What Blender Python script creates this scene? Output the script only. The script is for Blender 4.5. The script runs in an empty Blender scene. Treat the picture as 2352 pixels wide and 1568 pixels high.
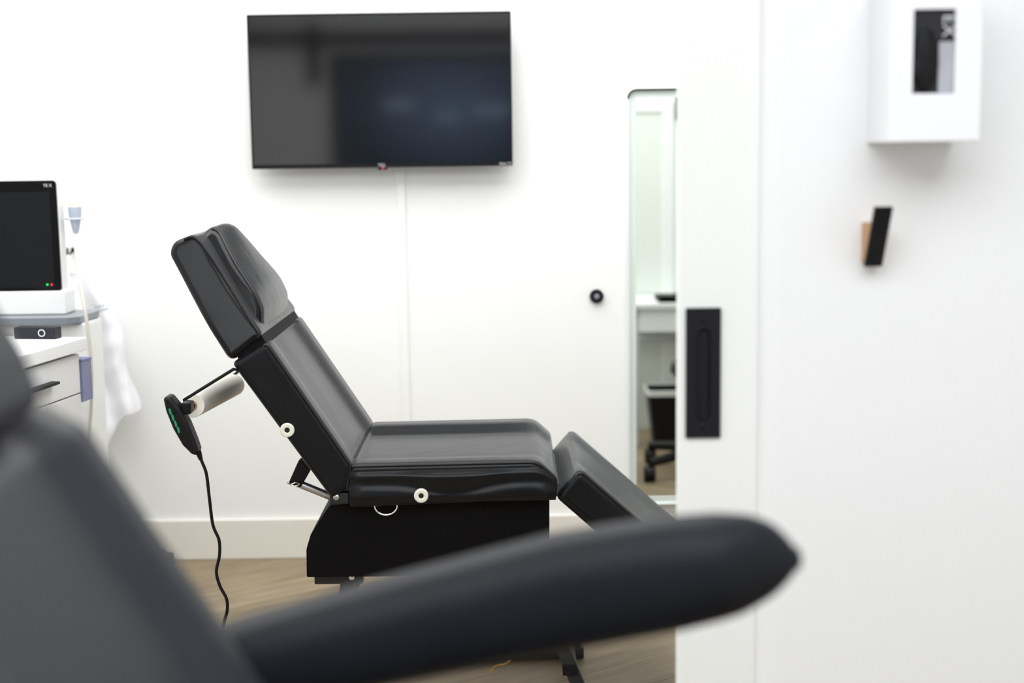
import bpy, bmesh, math, random
from mathutils import Vector, Matrix, noise
random.seed(4)
S = bpy.context.scene
COL = S.collection
PI = math.pi
R = math.radians
S.view_settings.view_transform = 'Standard'

# ------------------------------------------------------------------ camera
F = 2352 * 50 / 36
CAM = Vector((0, 0, 1.5))
ROT = Matrix.Rotation(R(82.3), 3, 'X') @ Matrix.Rotation(R(-0.8), 3, 'Z')

def P(px, py, Y):
    d = ROT @ Vector(((px - 1176) / F, -(py - 784) / F, -1))
    return CAM + d * (Y / d.y)

cd = bpy.data.cameras.new('camera')
cam = bpy.data.objects.new('camera', cd)
COL.objects.link(cam)
cd.lens = 50
cd.sensor_width = 36
cam.matrix_world = Matrix.Translation(CAM) @ ROT.to_4x4()
cd.dof.use_dof = True
cd.dof.focus_distance = 3.72
cd.dof.aperture_fstop = 1.6
cd.clip_start = 0.05
S.camera = cam

# ------------------------------------------------------------------ materials
def mat(name, col, rough=.5, metal=0.0, nscale=15, namt=.06, bump=0.0, bscale=300, bump2=0.0, b2scale=9, spec=.5,
        emit=None, estr=0.0, alpha=1.0, trans=0.0, coat=0.0, sheen=0.0):
    m = bpy.data.materials.new(name)
    m.use_nodes = True
    nt = m.node_tree
    b = nt.nodes['Principled BSDF']
    tc = nt.nodes.new('ShaderNodeTexCoord')
    n = nt.nodes.new('ShaderNodeTexNoise')
    n.inputs['Scale'].default_value = nscale
    n.inputs['Detail'].default_value = 3
    nt.links.new(tc.outputs['Object'], n.inputs['Vector'])
    mx = nt.nodes.new('ShaderNodeMix')
    mx.data_type = 'RGBA'
    mx.inputs[6].default_value = (*[max(0, c * (1 - namt)) for c in col], 1)
    mx.inputs[7].default_value = (*[min(1, c * (1 + namt)) for c in col], 1)
    nt.links.new(n.outputs['Fac'], mx.inputs[0])
    nt.links.new(mx.outputs[2], b.inputs['Base Color'])
    b.inputs['Roughness'].default_value = rough
    b.inputs['Metallic'].default_value = metal
    b.inputs['Specular IOR Level'].default_value = spec
    b.inputs['Alpha'].default_value = alpha
    b.inputs['Transmission Weight'].default_value = trans
    b.inputs['Coat Weight'].default_value = coat
    if sheen:
        b.inputs['Sheen Weight'].default_value = sheen
        b.inputs['Sheen Roughness'].default_value = .35
        b.inputs['Sheen Tint'].default_value = (.93, .97, 1, 1)
    if emit:
        b.inputs['Emission Color'].default_value = (*emit, 1)
        b.inputs['Emission Strength'].default_value = estr
    last = None
    for amt, sc, dist in ((bump, bscale, .0004), (bump2, b2scale, .012)):
        if amt:
            v = nt.nodes.new('ShaderNodeTexNoise')
            v.inputs['Scale'].default_value = sc
            v.inputs['Detail'].default_value = 2
            nt.links.new(tc.outputs['Object'], v.inputs['Vector'])
            bp = nt.nodes.new('ShaderNodeBump')
            bp.inputs['Strength'].default_value = amt
            bp.inputs['Distance'].default_value = dist
            nt.links.new(v.outputs['Fac'], bp.inputs['Height'])
            if last:
                nt.links.new(last.outputs['Normal'], bp.inputs['Normal'])
            last = bp
    if last:
        nt.links.new(last.outputs['Normal'], b.inputs['Normal'])
    return m

M = {}
M['wall'] = mat('wall_paint', (.86, .87, .865), .75, namt=.01)
M['wall_cool'] = mat('partition_paint', (.875, .885, .90), .75, namt=.01)
M['door'] = mat('door_paint', (.875, .89, .88), .6, namt=.01)
M['panel'] = mat('pale_green_panel', (.79, .83, .785), .5, namt=.02)
M['ceiling'] = mat('ceiling_paint', (.88, .88, .88), .8, namt=.01)
M['base'] = mat('baseboard_paint', (.80, .78, .72), .45, namt=.02)
M['leather'] = mat('black_vinyl', (.0058, .0065, .0083), .27, namt=.25, bump=.2, bscale=420, bump2=.22, b2scale=9, spec=.22, sheen=.12)
M['leather_near'] = mat('soft_black_vinyl', (.017, .0185, .0245), .5, namt=.15, bump=.2, bscale=420, spec=.3)
M['leather_arm'] = mat('armrest_black_vinyl', (.0125, .0135, .0175), .45, namt=.15, bump=.2, bscale=420, spec=.12)
M['piping'] = mat('black_piping', (.006, .006, .007), .3, spec=.3)
M['shroud'] = mat('black_shroud_plastic', (.003, .003, .0035), .6, namt=.15, bump=.1, spec=.1)
M['blackm'] = mat('black_powder_coat', (.006, .006, .007), .45, namt=.1, bump=.1, spec=.2)
M['blackp'] = mat('black_plastic', (.006, .006, .007), .4, namt=.1, spec=.2)
M['blacksatin'] = mat('black_satin_metal', (.010, .0105, .014), .5, namt=.1, bump=.1, spec=.2)
M['steel'] = mat('steel', (.55, .56, .58), .3, 1.0)
M['darksteel'] = mat('dark_steel', (.03, .033, .036), .45, .5)
M['castergrey'] = mat('grey_caster_plastic', (.13, .135, .14), .5)
M['chrome'] = mat('chrome', (.8, .8, .82), .12, 1.0, namt=.02)
M['white_pl'] = mat('white_plastic', (.80, .81, .80), .4, namt=.02)
M['cover_white'] = mat('cord_cover_paint', (.86, .87, .86), .7, namt=.01)
M['disp_white'] = mat('dispenser_white', (.86, .87, .91), .5, namt=.01)
M['cream_pl'] = mat('cream_plastic', (.78, .78, .68), .35, namt=.03)
M['hose'] = mat('cream_cable_rubber', (.60, .58, .52), .45, namt=.03)
M['lightgrey'] = mat('light_grey_plastic', (.62, .66, .70), .4, namt=.03)
M['bluegrey'] = mat('blue_grey_plastic', (.42, .48, .58), .4, namt=.04)
M['traygrey'] = mat('tray_grey', (.20, .225, .26), .35, namt=.04)
M['screen'] = mat('glossy_dark_screen', (.003, .003, .0035), .07, namt=.05, spec=.9)
M['screen_us'] = mat('scanner_glass', (.003, .003, .0035), .09, namt=.05, spec=.12)
M['screen2'] = mat('dark_display', (.004, .005, .006), .1, namt=.05, spec=.2)
M['mirror'] = mat('mirror_silver', (.87, .92, .885), .01, 1.0, namt=.0)
M['frame'] = mat('mirror_edge_aluminium', (.74, .80, .78), .35, .15, namt=.02)
M['coat'] = mat('white_cotton', (.84, .85, .885), .9, namt=.02, bump=.15, bscale=500)
M['paper'] = mat('white_paper', (.95, .92, .85), .85, namt=.02)
M['green'] = mat('green_buttons', (.01, .24, .12), .4, emit=(.03, .6, .25), estr=.06)
M['ledg'] = mat('green_light', (.0, .5, .1), .4, emit=(.0, 1, .2), estr=1.2)
M['ledr'] = mat('red_light', (.6, .02, .02), .4, emit=(1, .03, .03), estr=1.2)
M['text'] = mat('grey_lettering', (.62, .62, .65), .5)
M['textd'] = mat('dark_lettering', (.05, .06, .1), .6)
M['violet'] = mat('violet_plastic', (.19, .20, .42), .25, alpha=.7)
M['wood'] = mat('light_wood', (.52, .30, .14), .55, nscale=40, namt=.2)
M['yellow'] = mat('yellow_cable', (.55, .30, .03), .5)
M['darkvoid'] = mat('dark_hole', (.002, .002, .002), .8)
M['glove'] = mat('black_rubber', (.003, .003, .0045), .55, bump2=.3, b2scale=40, spec=.25)
M['carton'] = mat('black_carton', (.014, .0145, .021), .5, spec=.3)
M['greypanel'] = mat('grey_carton_print', (.40, .41, .45), .5, nscale=14, namt=.3)
M['desk'] = mat('white_laminate', (.84, .85, .85), .4, namt=.02)

def floor_mat():
    m = bpy.data.materials.new('wood_plank_floor')
    m.use_nodes = True
    nt = m.node_tree
    b = nt.nodes['Principled BSDF']
    tc = nt.nodes.new('ShaderNodeTexCoord')
    mp = nt.nodes.new('ShaderNodeMapping')
    mp.inputs['Rotation'].default_value = (0, 0, R(-36))
    nt.links.new(tc.outputs['Object'], mp.inputs['Vector'])
    br = nt.nodes.new('ShaderNodeTexBrick')
    br.inputs['Scale'].default_value = 1.0
    br.inputs['Brick Width'].default_value = 1.2
    br.inputs['Row Height'].default_value = .17
    br.inputs['Mortar Size'].default_value = .0014
    br.inputs['Color1'].default_value = (.230, .174, .104, 1)
    br.inputs['Color2'].default_value = (.295, .232, .150, 1)
    br.inputs['Mortar'].default_value = (.11, .085, .055, 1)
    nt.links.new(mp.outputs['Vector'], br.inputs['Vector'])
    mp2 = nt.nodes.new('ShaderNodeMapping')
    mp2.inputs['Scale'].default_value = (2.5, 15, 1)
    nt.links.new(mp.outputs['Vector'], mp2.inputs['Vector'])
    n = nt.nodes.new('ShaderNodeTexNoise')
    n.inputs['Scale'].default_value = 1.6
    n.inputs['Detail'].default_value = 6
    nt.links.new(mp2.outputs['Vector'], n.inputs['Vector'])
    rmp = nt.nodes.new('ShaderNodeMapRange')
    rmp.inputs[1].default_value = .3
    rmp.inputs[2].default_value = .7
    rmp.inputs[3].default_value = .70
    rmp.inputs[4].default_value = 1.14
    nt.links.new(n.outputs['Fac'], rmp.inputs[0])
    mx = nt.nodes.new('ShaderNodeMix')
    mx.data_type = 'RGBA'
    mx.blend_type = 'MULTIPLY'
    mx.inputs[0].default_value = 1
    nt.links.new(br.outputs['Color'], mx.inputs[6])
    nt.links.new(rmp.outputs[0], mx.inputs[7])
    nt.links.new(mx.outputs[2], b.inputs['Base Color'])
    b.inputs['Roughness'].default_value = .45
    b.inputs['Specular IOR Level'].default_value = .25
    return m
M['floor'] = floor_mat()

def window_mat():
    m = mat('blue_glow_glass', (.010, .013, .022), .3, nscale=2, namt=.3)  # soft blue glow painted into the glass for the television's reflection
    nt = m.node_tree
    b = nt.nodes['Principled BSDF']
    tc = nt.nodes.new('ShaderNodeTexCoord')
    mp = nt.nodes.new('ShaderNodeMapping')
    mp.inputs['Location'].default_value = (.48 * 1.1, 0, -1.85 * 1.6)
    mp.inputs['Scale'].default_value = (1.1, 0, 1.6)
    nt.links.new(tc.outputs['Object'], mp.inputs['Vector'])
    g = nt.nodes.new('ShaderNodeTexGradient')
    g.gradient_type = 'SPHERICAL'
    nt.links.new(mp.outputs['Vector'], g.inputs['Vector'])
    r = nt.nodes.new('ShaderNodeValToRGB')
    r.color_ramp.elements[0].position = 0
    r.color_ramp.elements[0].color = (.07, .10, .15, 1)
    r.color_ramp.elements[1].position = .9
    r.color_ramp.elements[1].color = (.36, .53, .85, 1)
    nt.links.new(g.outputs['Fac'], r.inputs['Fac'])
    nt.links.new(r.outputs['Color'], b.inputs['Emission Color'])
    b.inputs['Emission Strength'].default_value = 1.0
    return m
M['window'] = window_mat()
M['pane'] = mat('pale_blue_glow', (.05, .06, .1), .3, nscale=5, namt=.3, emit=(.55, .75, 1.0), estr=1.3)  # glowing colour for the bright spots mirrored in the television

# ------------------------------------------------------------------ helpers
LOC = {}
def thing(name, label, cat, loc=(0, 0, 0), rotz=0.0, group=None):
    o = bpy.data.objects.new(name, None)
    COL.objects.link(o)
    o.empty_display_size = .05
    o.location = loc
    o.rotation_euler = (0, 0, rotz)
    o['label'] = label
    o['category'] = cat
    if group:
        o['group'] = group
    LOC[o.name] = Vector(loc)
    return o

def mk(name, bm, m, parent=None, local=False, ang=38, label=None, flat=False):
    bmesh.ops.recalc_face_normals(bm, faces=bm.faces[:])
    me = bpy.data.meshes.new(name)
    bm.to_mesh(me)
    bm.free()
    for p in me.polygons:
        p.use_smooth = not flat
    if not flat:
        me.set_sharp_from_angle(angle=R(ang))
    me.materials.append(m)
    o = bpy.data.objects.new(name, me)
    COL.objects.link(o)
    if not flat:
        md = o.modifiers.new('weighted_normals', 'WEIGHTED_NORMAL')
        md.keep_sharp = True
        md.weight = 90
    if parent is not None:
        o.parent = parent
        if not local and parent.name in LOC:
            o.matrix_parent_inverse = Matrix.Translation(-LOC[parent.name])
    if label:
        o['label'] = label
    return o

def struct(name, bm, m, ang=38, flat=True):
    o = mk(name, bm, m, ang=ang, flat=flat)
    o['kind'] = 'structure'
    return o

def tag(o, label, cat, group=None):
    o['label'] = label
    o['category'] = cat
    if group:
        o['group'] = group
    return o

def BM():
    return bmesh.new()

def box(bm, x0, x1, y0, y1, z0, z1, bev=0.0, seg=2):
    vs = [bm.verts.new((x, y, z)) for x in (x0, x1) for y in (y0, y1) for z in (z0, z1)]
    idx = [(0, 1, 3, 2), (4, 6, 7, 5), (0, 4, 5, 1), (2, 3, 7, 6), (0, 2, 6, 4), (1, 5, 7, 3)]
    fs = [bm.faces.new([vs[i] for i in f]) for f in idx]
    if bev:
        es = list({e for f in fs for e in f.edges})
        bmesh.ops.bevel(bm, geom=es, offset=bev, segments=seg, profile=.5, affect='EDGES')
    return bm

def loft(bm, rings, cap0=True, cap1=True, closed=True):
    rv = [[bm.verts.new(p) for p in r] for r in rings]
    n = len(rv[0])
    for a, b in zip(rv[:-1], rv[1:]):
        for i in range(n if closed else n - 1):
            j = (i + 1) % n
            bm.faces.new((a[i], a[j], b[j], b[i]))
    if cap0:
        bm.faces.new(rv[0][::-1])
    if cap1:
        bm.faces.new(rv[-1])
    return bm

def smooth_path(pts, k=6):
    pts = [Vector(p) for p in pts]
    out = []
    for i in range(len(pts) - 1):
        p0 = pts[max(0, i - 1)]
        p1, p2 = pts[i], pts[i + 1]
        p3 = pts[min(len(pts) - 1, i + 2)]
        for s in range(k):
            t = s / k
            out.append(.5 * ((2 * p1) + (p2 - p0) * t + (2 * p0 - 5 * p1 + 4 * p2 - p3) * t * t + (3 * p1 - p0 - 3 * p2 + p3) * t ** 3))
    out.append(pts[-1])
    return out

def tube(bm, pts, r, n=10, closed=False):
    pts = [Vector(p) for p in pts]
    rings = []
    N = len(pts)
    up = None
    for i, p in enumerate(pts):
        if closed:
            t = (pts[(i + 1) % N] - pts[i - 1]).normalized()
        else:
            t = (pts[min(N - 1, i + 1)] - pts[max(0, i - 1)]).normalized()
        if up is None:
            up = t.orthogonal().normalized()
        up = (up - t * up.dot(t)).normalized()
        sd = t.cross(up)
        rr_ = r(i / (N - 1)) if callable(r) else r
        rings.append([p + (up * math.cos(2 * PI * k / n) + sd * math.sin(2 * PI * k / n)) * rr_ for k in range(n)])
    if closed:
        rings.append(rings[0])
        loft(bm, rings, False, False)
        bmesh.ops.remove_doubles(bm, verts=bm.verts[:], dist=1e-6)
    else:
        loft(bm, rings)
    return bm

def lathe(bm, prof, c, axis='Z', n=32, cap=True):
    c = Vector(c)
    rings = []
    for r, h in prof:
        ring = []
        for k in range(n):
            a = 2 * PI * k / n
            u, v = r * math.cos(a), r * math.sin(a)
            if axis == 'Z':
                d = (u, v, h)
            elif axis == 'Y':
                d = (u, h, v)
            else:
                d = (h, u, v)
            ring.append(c + Vector(d))
        rings.append(ring)
    return loft(bm, rings, cap, cap)

def rr(x0, x1, z0, z1, r, y, n=6):
    out = []
    for cx, cz, a0 in ((x1 - r, z1 - r, 0), (x0 + r, z1 - r, 90), (x0 + r, z0 + r, 180), (x1 - r, z0 + r, 270)):
        for k in range(n + 1):
            a = R(a0 + 90 * k / n)
            out.append((cx + r * math.cos(a), y, cz + r * math.sin(a)))
    return out

def round_poly(pts, rad, seg=5):
    out = []
    n = len(pts)
    pts = [Vector(p) for p in pts]
    if not isinstance(rad, (list, tuple)):
        rad = [rad] * n
    for i in range(n):
        p, a, b = pts[i], pts[i - 1], pts[(i + 1) % n]
        u, v = (a - p), (b - p)
        lu, lv = u.length, v.length
        u.normalize()
        v.normalize()
        th = math.acos(max(-1, min(1, u.dot(v))))
        if th > R(176) or rad[i] <= 0:
            out.append(p)
            continue
        d = min(rad[i] / math.tan(th / 2), lu * .48, lv * .48)
        s, e = p + u * d, p + v * d
        for k in range(seg + 1):
            t = k / seg
            out.append(s * (1 - t) ** 2 + p * 2 * t * (1 - t) + e * t * t)
    return out

def normals2(pr):
    n = len(pr)
    area = sum(pr[i].x * pr[(i + 1) % n].y - pr[(i + 1) % n].x * pr[i].y for i in range(n))
    s = 1 if area > 0 else -1
    res = []
    for i in range(n):
        t1 = (pr[i] - pr[i - 1])
        t2 = (pr[(i + 1) % n] - pr[i])
        n1 = Vector((t1.y, -t1.x)).normalized() * s
        n2 = Vector((t2.y, -t2.x)).normalized() * s
        m = (n1 + n2)
        m = m.normalized() if m.length > 1e-6 else n1
        res.append(m)
    return res

def inset_clean(pr, q):
    """collapse the little loops an inset makes at tight corners"""
    n = len(pr)
    q = [v.copy() for v in q]
    for _ in range(8):
        bad = False
        for i in range(n):
            j = (i + 1) % n
            e0 = pr[j] - pr[i]
            e1 = q[j] - q[i]
            if e1.length > 1e-9 and e0.dot(e1) < 0:
                m = (q[i] + q[j]) / 2
                q[i] = m.copy()
                q[j] = m.copy()
                bad = True
        if not bad:
            break
    return q

def cushion(bm, pr, y0, y1, r, crown=None, cdir=None, nsl=18, warp=None, seg=5, ri=None):
    nr = normals2(pr)
    ri = r if ri is None else ri
    sl = []
    for k in range(seg, 0, -1):
        a = PI / 2 * k / seg
        sl.append((y0 + r * (1 - math.sin(a)), ri * (1 - math.cos(a))))
    for k in range(nsl + 1):
        sl.append((y0 + r + (y1 - y0 - 2 * r) * k / nsl, 0))
    for k in range(1, seg + 1):
        a = PI / 2 * k / seg
        sl.append((y1 - r * (1 - math.sin(a)), ri * (1 - math.cos(a))))
    rings = []
    for y, ins in sl:
        t = (y - y0) / (y1 - y0)
        q2 = []
        for p, nn in zip(pr, nr):
            d = -ins
            if crown:
                w = max(0, nn.dot(cdir)) ** 2
                d += crown(t) * w
            q2.append(p + nn * d)
        if ins > 0:
            q2 = inset_clean(pr, q2)
        rings.append([(q.x, warp(y, q.y) if warp else y, q.y) for q in q2])
    loft(bm, rings)
    bmesh.ops.remove_doubles(bm, verts=bm.verts[:], dist=2e-6)
    return bm

def piping(bm, pr, cond, y, ins, r=.0035, warp=None):
    nr = normals2(pr)
    n = len(pr)
    fl = [cond(p, q) for p, q in zip(pr, nr)]
    st = 0
    for i in range(n):
        if fl[i] and not fl[i - 1]:
            st = i
            break
    pts = []
    for k in range(n):
        i = (st + k) % n
        if not fl[i]:
            break
        q = pr[i] - nr[i] * ins
        pts.append((q.x, warp(y, q.y) if warp else y, q.y))
    if len(pts) > 1:
        tube(bm, pts, r, 8)
    return bm

def prof(pxs, Y):
    out = []
    for a, b in pxs:
        q = P(a, b, Y)
        out.append(Vector((q.x, q.z)))
    return out

def sstep(a, b, x):
    t = max(0, min(1, (x - a) / (b - a)))
    return t * t * (3 - 2 * t)

def text_mesh(name, body, size, m, parent, loc, rot, ext=.0006, local=False):
    cu = bpy.data.curves.new(name + '_curve', 'FONT')
    cu.body = body
    cu.size = size
    cu.extrude = ext
    cu.align_x = 'CENTER'
    cu.align_y = 'CENTER'
    to = bpy.data.objects.new(name + '_tmp', cu)
    COL.objects.link(to)
    bpy.context.view_layer.update()
    dg = bpy.context.evaluated_depsgraph_get()
    me = bpy.data.meshes.new_from_object(to.evaluated_get(dg))
    COL.objects.unlink(to)
    bpy.data.objects.remove(to)
    mt = Matrix.Translation(Vector(loc)) @ rot
    me.transform(mt)
    me.materials.clear()
    me.materials.append(m)
    o = bpy.data.objects.new(name, me)
    COL.objects.link(o)
    o.parent = parent
    if not local and parent.name in LOC:
        o.matrix_parent_inverse = Matrix.Translation(-LOC[parent.name])
    return o
FACE = Matrix.Rotation(PI / 2, 4, 'X')

# ------------------------------------------------------------------ setting
WB = 5.16
CEIL = 3.0
bm = BM(); box(bm, -2.5, 2.5, -2.1, WB + .1, -.08, 0); struct('floor', bm, M['floor'])
bm = BM(); box(bm, -2.5, 2.5, -2.1, WB + .1, CEIL, CEIL + .08); struct('ceiling', bm, M['ceiling'])
bm = BM(); box(bm, -2.5, 2.5, WB, WB + .1, 0, CEIL); struct('wall_back', bm, M['wall'])
bm = BM(); box(bm, -2.6, -2.5, -2.1, WB + .1, 0, CEIL); struct('wall_left', bm, M['wall'])
bm = BM(); box(bm, 2.5, 2.6, -2.1, WB + .1, 0, CEIL); struct('wall_right', bm, M['wall'])
bm = BM(); box(bm, -2.5, 2.5, -2.2, -2.1, 0, CEIL); struct('wall_front', bm, M['wall'])
bm = BM(); box(bm, -2.5, 2.5, WB - .016, WB, 0, .152, .004); struct('baseboard_back', bm, M['base'])
# partition with a pocket for the sliding door
xw = P(1746, 784, 2.57).x
bm = BM()
# U-shaped plan: two leaves joined at the closed end of the pocket
plan = [(xw, 2.587), (xw + .003, 2.5815), (xw + .009, 2.576), (xw + .02, 2.572), (xw + .036, 2.57), (2.5, 2.57), (2.5, 2.74), (xw, 2.74), (xw, 2.65), (xw + 1.1, 2.65), (xw + 1.1, 2.588), (xw, 2.588)]
loft(bm, [[(x, y, z) for x, y in plan] for z in (0, CEIL)])
struct('wall_partition', bm, M['wall_cool'])
DY = 2.59
xd = P(1559, 784, DY).x
bm = BM(); box(bm, xd, xd + .95, DY, DY + .04, .008, 2.5, .003)
door = struct('door_1', bm, M['door'])
# flush pull in the sliding door
a = P(1576, 708, DY - .007); b = P(1655, 1005, DY - .007)
x0, x1, z1, z0 = a.x, b.x, a.z, b.z
cx = (x0 + x1) / 2
bm = BM()
sw = .0125
sz0, sz1 = z0 + .033, z1 - .036
loft(bm, [rr(x0, x1, z0, z1, .002, DY), rr(x0, x1, z0, z1, .002, DY - .006), rr(x0 + .001, x1 - .001, z0 + .001, z1 - .001, .002, DY - .007),
          rr(cx - sw - .002, cx + sw + .002, sz0 - .002, sz1 + .002, sw + .001, DY - .007), rr(cx - sw, cx + sw, sz0, sz1, sw - .0003, DY - .0088),
          rr(cx - sw + .003, cx + sw - .003, sz0 + .003, sz1 - .003, sw - .0033, DY - .001)])
pull = mk('door_pull', bm, M['blacksatin'], door)
for zz in (z1 - .02, z0 + .02):
    bm = BM(); lathe(bm, [(.0045, 0), (.0045, -.0012), (.003, -.002), (.0006, -.002)], (cx, DY - .007, zz), 'Y', 16)
    mk('screw', bm, M['blackp'], pull)
# window behind the camera, reflected in the television
bm = BM(); box(bm, -1.47, .9, -2.1, -2.08, .9, 2.27); win = struct('window_1', bm, M['window'])
bm = BM()
for xx in (-1.5, .87):
    box(bm, xx, xx + .06, -2.1, -2.05, .86, 2.31)
for zz in (.86, 2.25):
    box(bm, -1.5, .93, -2.1, -2.05, zz, zz + .06)
mk('window_frame', bm, M['blackm'], win)
for xa, xb, za, zb2 in ((-1.05, -.8, 1.84, 1.93), (-.62, -.42, 1.74, 1.82), (-.3, 0.0, 1.78, 1.88)):  # added glowing strips, shaped as highlights for the screen reflection
    bm = BM(); box(bm, xa, xb, -2.081, -2.076, za, zb2); mk('pane', bm, M['pane'], win)
bm = BM(); box(bm, -2.5, 2.5, -2.1, -2.0, 2.40, 2.50); box(bm, -1.68, -1.6, -2.1, -2.0, 2.08, 2.56)
struct('trim_1', bm, M['blackm'])
# casing and panel on the far side of the partition, seen in the mirror
bm = BM(); box(bm, .80, .86, 2.74, 2.755, 0, 1.74, .003); box(bm, .45, .80, 2.74, 2.755, 1.68, 1.74, .003)
struct('trim_2', bm, M['door'])
bm = BM(); box(bm, .45, .80, 2.74, 2.746, 0, 1.68); struct('door_2', bm, M['panel'])

# ------------------------------------------------------------------ television
TY = 5.07
c = [P(565, 33, TY), P(1173, 26, TY), P(1178, 381, TY), P(580, 388, TY)]
tx0 = (c[0].x + c[3].x) / 2; tx1 = (c[1].x + c[2].x) / 2
tz1 = (c[0].z + c[1].z) / 2; tz0 = (c[2].z + c[3].z) / 2
tcx = (tx0 + tx1) / 2
tv = thing('television', 'wide black flat screen television mounted on the white back wall', 'television', (tcx, WB, tz0))
bm = BM(); loft(bm, [rr(tx0 + .05, tx1 - .05, tz0 + .05, tz1 - .05, .01, TY + .05), rr(tx0, tx1, tz0, tz1, .004, TY + .022), rr(tx0, tx1, tz0, tz1, .004, TY), rr(tx0 + .006, tx1 - .006, tz0 + .014, tz1 - .006, .002, TY), rr(tx0 + .006, tx1 - .006, tz0 + .014, tz1 - .006, .002, TY + .003)])
mk('housing', bm, M['blackp'], tv)
bm = BM(); box(bm, tx0 + .0065, tx1 - .0065, TY + .0012, TY + .0032, tz0 + .0145, tz1 - .0065); mk('screen', bm, M['screen'], tv)
bm = BM(); box(bm, tcx - .016, tcx + .016, TY - .001, TY + .015, tz0 - .008, tz0 + .001, .002); sb = mk('sensor_bar', bm, M['blackp'], tv)
bm = BM(); lathe(bm, [(.003, 0), (.003, -.002), (.002, -.003)], (tcx + .001, TY - .001, tz0 - .002), 'Y', 14); mk('standby_light', bm, M['ledr'], sb)
text_mesh('lettering', 'TCL', .015, M['text'], tv, (tcx - .002, TY - .0006, tz0 + .0075), FACE)
text_mesh('lettering', 'Roku TV', .012, M['text'], tv, (tx1 - .025, TY - .0006, tz0 + .0075), FACE)
bm = BM(); box(bm, tcx - .2, tcx + .2, TY + .04, WB, tz0 + .12, tz0 + .42, .005); mk('wall_mount', bm, M['blackm'], tv)

# cord cover under the television
q0 = P(919, 392, 5.15)
bm = BM()
zt, zb = tz0 + .06, .155
segs = [zt, P(919, 519, 5.15).z, P(919, 772, 5.15).z, zb]
for s in range(3):
    za, zc = segs[s], segs[s + 1]
    w = .0165
    loft(bm, [[(q0.x - w, WB, z), (q0.x - w, WB - .006, z), (q0.x - w + .004, WB - .009, z), (q0.x + w - .004, WB - .009, z), (q0.x + w, WB - .006, z), (q0.x + w, WB, z)] for z in (za, zc + .0006)])
tag(mk('cord_cover', bm, M['cover_white'], flat=True), 'slim white cord cover running down the back wall below the television', 'cord cover')

# round wall bumper
q = P(1371, 681, 5.14)
t = thing('door_stop', 'small round black door bumper stuck on the back wall left of the mirror', 'door stop', (q.x, WB, q.z))
bm = BM(); lathe(bm, [(.0255, .003), (.0255, -.012), (.022, -.018), (.016, -.018), (.013, -.012), (.0125, -.008)], (q.x, WB, q.z), 'Y', 36); mk('rim', bm, M['blackp'], t)
bm = BM(); lathe(bm, [(.0125, 0), (.0125, -.01), (.009, -.014), (.001, -.0145)], (q.x, WB, q.z), 'Y', 28); mk('centre_pad', bm, M['traygrey'], t)
bm = BM(); lathe(bm, [(.003, 0), (.003, -.016), (.001, -.017)], (q.x, WB, q.z), 'Y', 12); mk('screw', bm, M['steel'], t)

# ------------------------------------------------------------------ mirror
MY = 5.125
a = P(1441, 207, MY); b = P(1446, 1158, MY)
mx0 = (a.x + b.x) / 2; mz1 = a.z; mz0 = b.z; mx1 = mx0 + .46
t = thing('wall_mirror', 'tall narrow mirror with rounded corners on the back wall beside the sliding door', 'mirror', ((mx0 + mx1) / 2, WB, mz0))
bm = BM(); box(bm, mx0 + .012, mx1 - .012, MY + .006, MY + .012, mz0 + .012, mz1 - .012); mk('glass', bm, M['mirror'], t, flat=True)
bm = BM(); loft(bm, [rr(mx0, mx1, mz0, mz1, .03, WB), rr(mx0, mx1, mz0, mz1, .03, MY - .008), rr(mx0 + .003, mx1 - .003, mz0 + .003, mz1 - .003, .027, MY - .01), rr(mx0 + .005, mx1 - .005, mz0 + .005, mz1 - .005, .025, MY - .008), rr(mx0 + .006, mx1 - .006, mz0 + .006, mz1 - .006, .024, MY + .002), rr(mx0 + .022, mx1 - .022, mz0 + .022, mz1 - .022, .010, MY + .003), rr(mx0 + .023, mx1 - .023, mz0 + .023, mz1 - .023, .009, MY + .001), rr(mx0 + .027, mx1 - .027, mz0 + .027, mz1 - .027, .008, MY + .001), rr(mx0 + .028, mx1 - .028, mz0 + .028, mz1 - .028, .008, MY + .007)], False, False)
mk('frame', bm, M['frame'], t, ang=25)
bm = BM()
pts = []
for k in range(7):
    an = R(180 - 90 * k / 6)
    pts.append((mx0 + .03 + .0305 * math.cos(an), MY - .011, mz1 - .03 + .0305 * math.sin(an)))
for k in range(7):
    an = R(90 - 90 * k / 6)
    pts.append((mx1 - .03 + .0305 * math.cos(an), MY - .011, mz1 - .03 + .0305 * math.sin(an)))
tube(bm, pts, .004, 8); mk('top_rim', bm, M['blackp'], t, label='thin black rim along the top edge')

# ------------------------------------------------------------------ main treatment chair
YN, YF = 3.6, 4.19
YC = (YN + YF) / 2
chair = thing('treatment_chair', 'black vinyl reclining treatment chair in full view below the television', 'treatment chair', (-.1, YC, 0))
bol = lambda amt: (lambda t: -amt * sstep(.1, .24, t) * sstep(.1, .24, 1 - t) + amt * .35 * math.sin(PI * t))
# backrest
bp = round_poly(prof([(530, 835), (612, 784), (809, 1070), (800, 1122), (760, 1147)], YN), [.012, .018, .03, .012, .012])
d = (prof([(809, 1070)], YN)[0] - prof([(612, 784)], YN)[0]).normalized()
fn = Vector((abs(d.y), abs(d.x)))
bm = BM(); cushion(bm, bp, YN, YF, .018, bol(.02), fn, 26)
back = mk('backrest', bm, M['leather'], chair)
for y in (YN + .005, YF - .005):
    bm = BM(); piping(bm, bp, lambda p, n: n.dot(fn) > .25, y, .004, .004); mk('piping', bm, M['piping'], back)
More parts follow.
